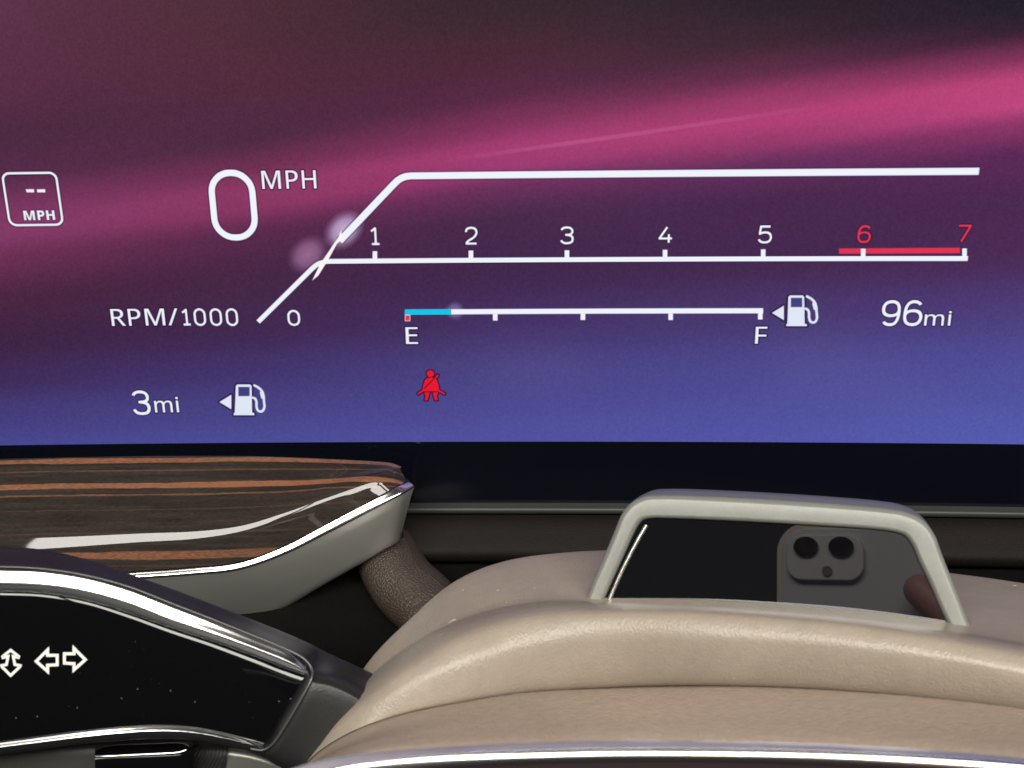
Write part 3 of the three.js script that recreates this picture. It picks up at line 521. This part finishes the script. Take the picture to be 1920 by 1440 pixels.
{
  const t = thing('smartphone', 'grey smartphone in a clear case with two camera lenses, mirrored in the camera window', 'phone', inCam(0.06, -0.028, 0.026));
  t.quaternion.copy(camQ);
  const put = (name, g, m, x, y, z, parent = t) => { const o = add(parent, name, g, m); o.position.set(x - 0.06, y + 0.028, z - 0.026); return o; };
  const slab = (w, h, r, d, bevel) => { const s = new THREE.Shape(); s.moveTo(-w / 2 + r, -h / 2); s.lineTo(w / 2 - r, -h / 2); s.absarc(w / 2 - r, -h / 2 + r, r, -Math.PI / 2, 0); s.lineTo(w / 2, h / 2 - r); s.absarc(w / 2 - r, h / 2 - r, r, 0, Math.PI / 2); s.lineTo(-w / 2 + r, h / 2); s.absarc(-w / 2 + r, h / 2 - r, r, Math.PI / 2, Math.PI); s.lineTo(-w / 2, -h / 2 + r); s.absarc(-w / 2 + r, -h / 2 + r, r, Math.PI, Math.PI * 1.5); return new THREE.ExtrudeGeometry(s, { depth: d, bevelEnabled: true, bevelSize: bevel, bevelThickness: bevel, bevelSegments: 3, curveSegments: 12 }); };
  put('body', slab(0.146, 0.071, 0.010, 0.006, 0.001), std([0.66, 0.65, 0.63], 0.4), 0.0628, -0.028, 0.0235);
  put('clear_case', slab(0.151, 0.076, 0.012, 0.0012, 0.0004), std([0.78, 0.68, 0.52], 0.2), 0.0628, -0.028, 0.0234);
  const bump = put('camera_bump', slab(0.030, 0.0175, 0.006, 0.0016, 0.0006), std([0.72, 0.70, 0.66], 0.4), 0.0072, -0.0042, 0.0205);
  for (const x of [0, 0.0142]) { const l = new THREE.CylinderGeometry(0.0050, 0.0050, 0.0014, 40).rotateX(Math.PI / 2).scale(1, 0.8, 1); put('lens', l, M.gloss, x, 0, 0.0192); }
  put('flash', new THREE.CylinderGeometry(0.0020, 0.0020, 0.001, 24).rotateX(Math.PI / 2), std([0.2, 0.18, 0.15], 0.4), 0.0085, -0.0098, 0.0196);

  // hand: palm behind the far end of the phone, fingers over its back
  const bone = (p, a, b, ra, rb) => { const ab = b.clone().sub(a), h = Math.max(0, Math.min(1, p.clone().sub(a).dot(ab) / ab.lengthSq())); return p.distanceTo(a.clone().addScaledVector(ab, h)) - (ra + (rb - ra) * h); };
  const smin = (a, b, k) => { const h = Math.max(0, Math.min(1, 0.5 + 0.5 * (b - a) / k)); return b * (1 - h) + a * h - k * h * (1 - h); };
  const chains = [
    [[.108, -.086, .030], [.082, -.053, .0115], [.060, -.031, .0095], [.045, -.0175, .0135]],
    [[.122, -.088, .030], [.104, -.056, .011], [.086, -.036, .0085], [.074, -.026, .0125]],
    [[.136, -.086, .030], [.122, -.056, .011], [.106, -.036, .0085], [.095, -.028, .0125]],
    [[.148, -.082, .032], [.138, -.056, .012], [.125, -.040, .0095], [.116, -.034, .0135]],
    [[.120, -.096, .046], [.092, -.078, .046], [.074, -.058, .043]],
  ].map((c) => c.map((p) => V(...p)));
  const palm = [[V(.112, -.098, .038), V(.150, -.094, .040)], [V(.128, -.122, .046), V(.150, -.116, .048)]];
  const wrist = [V(.142, -.120, .048), V(.19, -.24, .07)];
  const f = (p) => {
    let d = Math.min(9, bone(p, ...palm[0], .013, .013)); d = smin(d, bone(p, ...palm[1], .016, .016), .02); d = smin(d, bone(p, palm[0][0], palm[1][0], .013, .016), .02); d = smin(d, bone(p, palm[0][1], palm[1][1], .013, .016), .02); d = smin(d, bone(p, ...wrist, .021, .030), .02);
    for (const c of chains) { let e = 9; for (let i = 0; i < c.length - 1; i++) e = smin(e, bone(p, c[i], c[i + 1], .0088 - i * .0009, .0084 - i * .0010), .002); d = smin(d, e, .004); }
    return d;
  };
  const hg = solid(f, V(.125, -.12, .04), 0.13, 110);
  const person = thing('person', 'hand of a person holding a phone, mirrored beside the phone', 'person', inCam(.142, -.12, .048));
  person.quaternion.copy(camQ);
  hg.translate(-.142, .12, -.048);
  add(person, 'hand', hg, std([0.55, 0.28, 0.22], 0.5));
}

// ---------------------------------------------------------------- dust and lint
scene.updateMatrixWorld(true);
const find = (thingName, part) => scene.getObjectByName(thingName).children.find((c) => c.name === part);
function dust(mesh, spots, color) {                                 // flecks that lie on a surface: [x, y, length, width]
  const caster = new THREE.Raycaster(), out = [];
  for (const [x, y, l, w, turn] of spots) {
    caster.set(C, ray(x, y).normalize()); const hit = caster.intersectObject(mesh, false)[0]; if (!hit) continue;
    const n = hit.face.normal.clone(); if (n.dot(caster.ray.direction) > 0) n.negate();
    const q = new THREE.Quaternion().setFromUnitVectors(V(0, 0, 1), n).multiply(new THREE.Quaternion().setFromAxisAngle(V(0, 0, 1), turn));
    out.push(new THREE.Matrix4().compose(mesh.parent.worldToLocal(hit.point.clone().addScaledVector(n, 0.00003)), q, V(l, w, w * 0.6)));
  }
  const m = new THREE.InstancedMesh(new THREE.IcosahedronGeometry(1, 1), std(color, 0.9), out.length); out.forEach((a, i) => m.setMatrixAt(i, a));
  m.name = 'dust'; m.userData.kind = 'stuff'; mesh.parent.add(m);
}
const scatter = (n, x0, x1, y0, y1, s) => Array.from({ length: n }, () => { const k = s * (0.5 + rnd()); return [x0 + (x1 - x0) * rnd(), y0 + (y1 - y0) * rnd(), k * (1 + rnd()), k * 0.6, rnd() * 6]; });
dust(find('turn_signal_lever', 'gloss_panel'), [...[[145, 1327], [228, 1309], [30, 1346], [70, 1343], [258, 1292], [320, 1295], [366, 1316], [545, 1310], [523, 1315], [543, 1320]].map(([x, y]) => [x, y, 0.00016, 0.0001, rnd() * 6]), [508, 1384, 0.0004, 0.00012, 1], ...scatter(40, 0, 560, 1200, 1380, 0.00004)], [0.11, 0.107, 0.10]);
dust(find('steering_column_cover', 'upper_cover'), [[850, 1163, 0.0007, 0.00012, 0.6], [843, 1167, 0.0004, 0.0001, 1.2], [1902, 1098, 0.0006, 0.0001, 0.1], [933, 1107, 0.00025, 0.00008, 0.3], [868, 1106, 0.0003, 0.00008, 0.5], [828, 1189, 0.00025, 0.00008, 1], [1002, 1103, 0.0002, 0.0001, 1], ...scatter(110, 700, 1920, 1030, 1290, 0.00007)], [0.55, 0.47, 0.42]);

renderer.render(scene, camera);
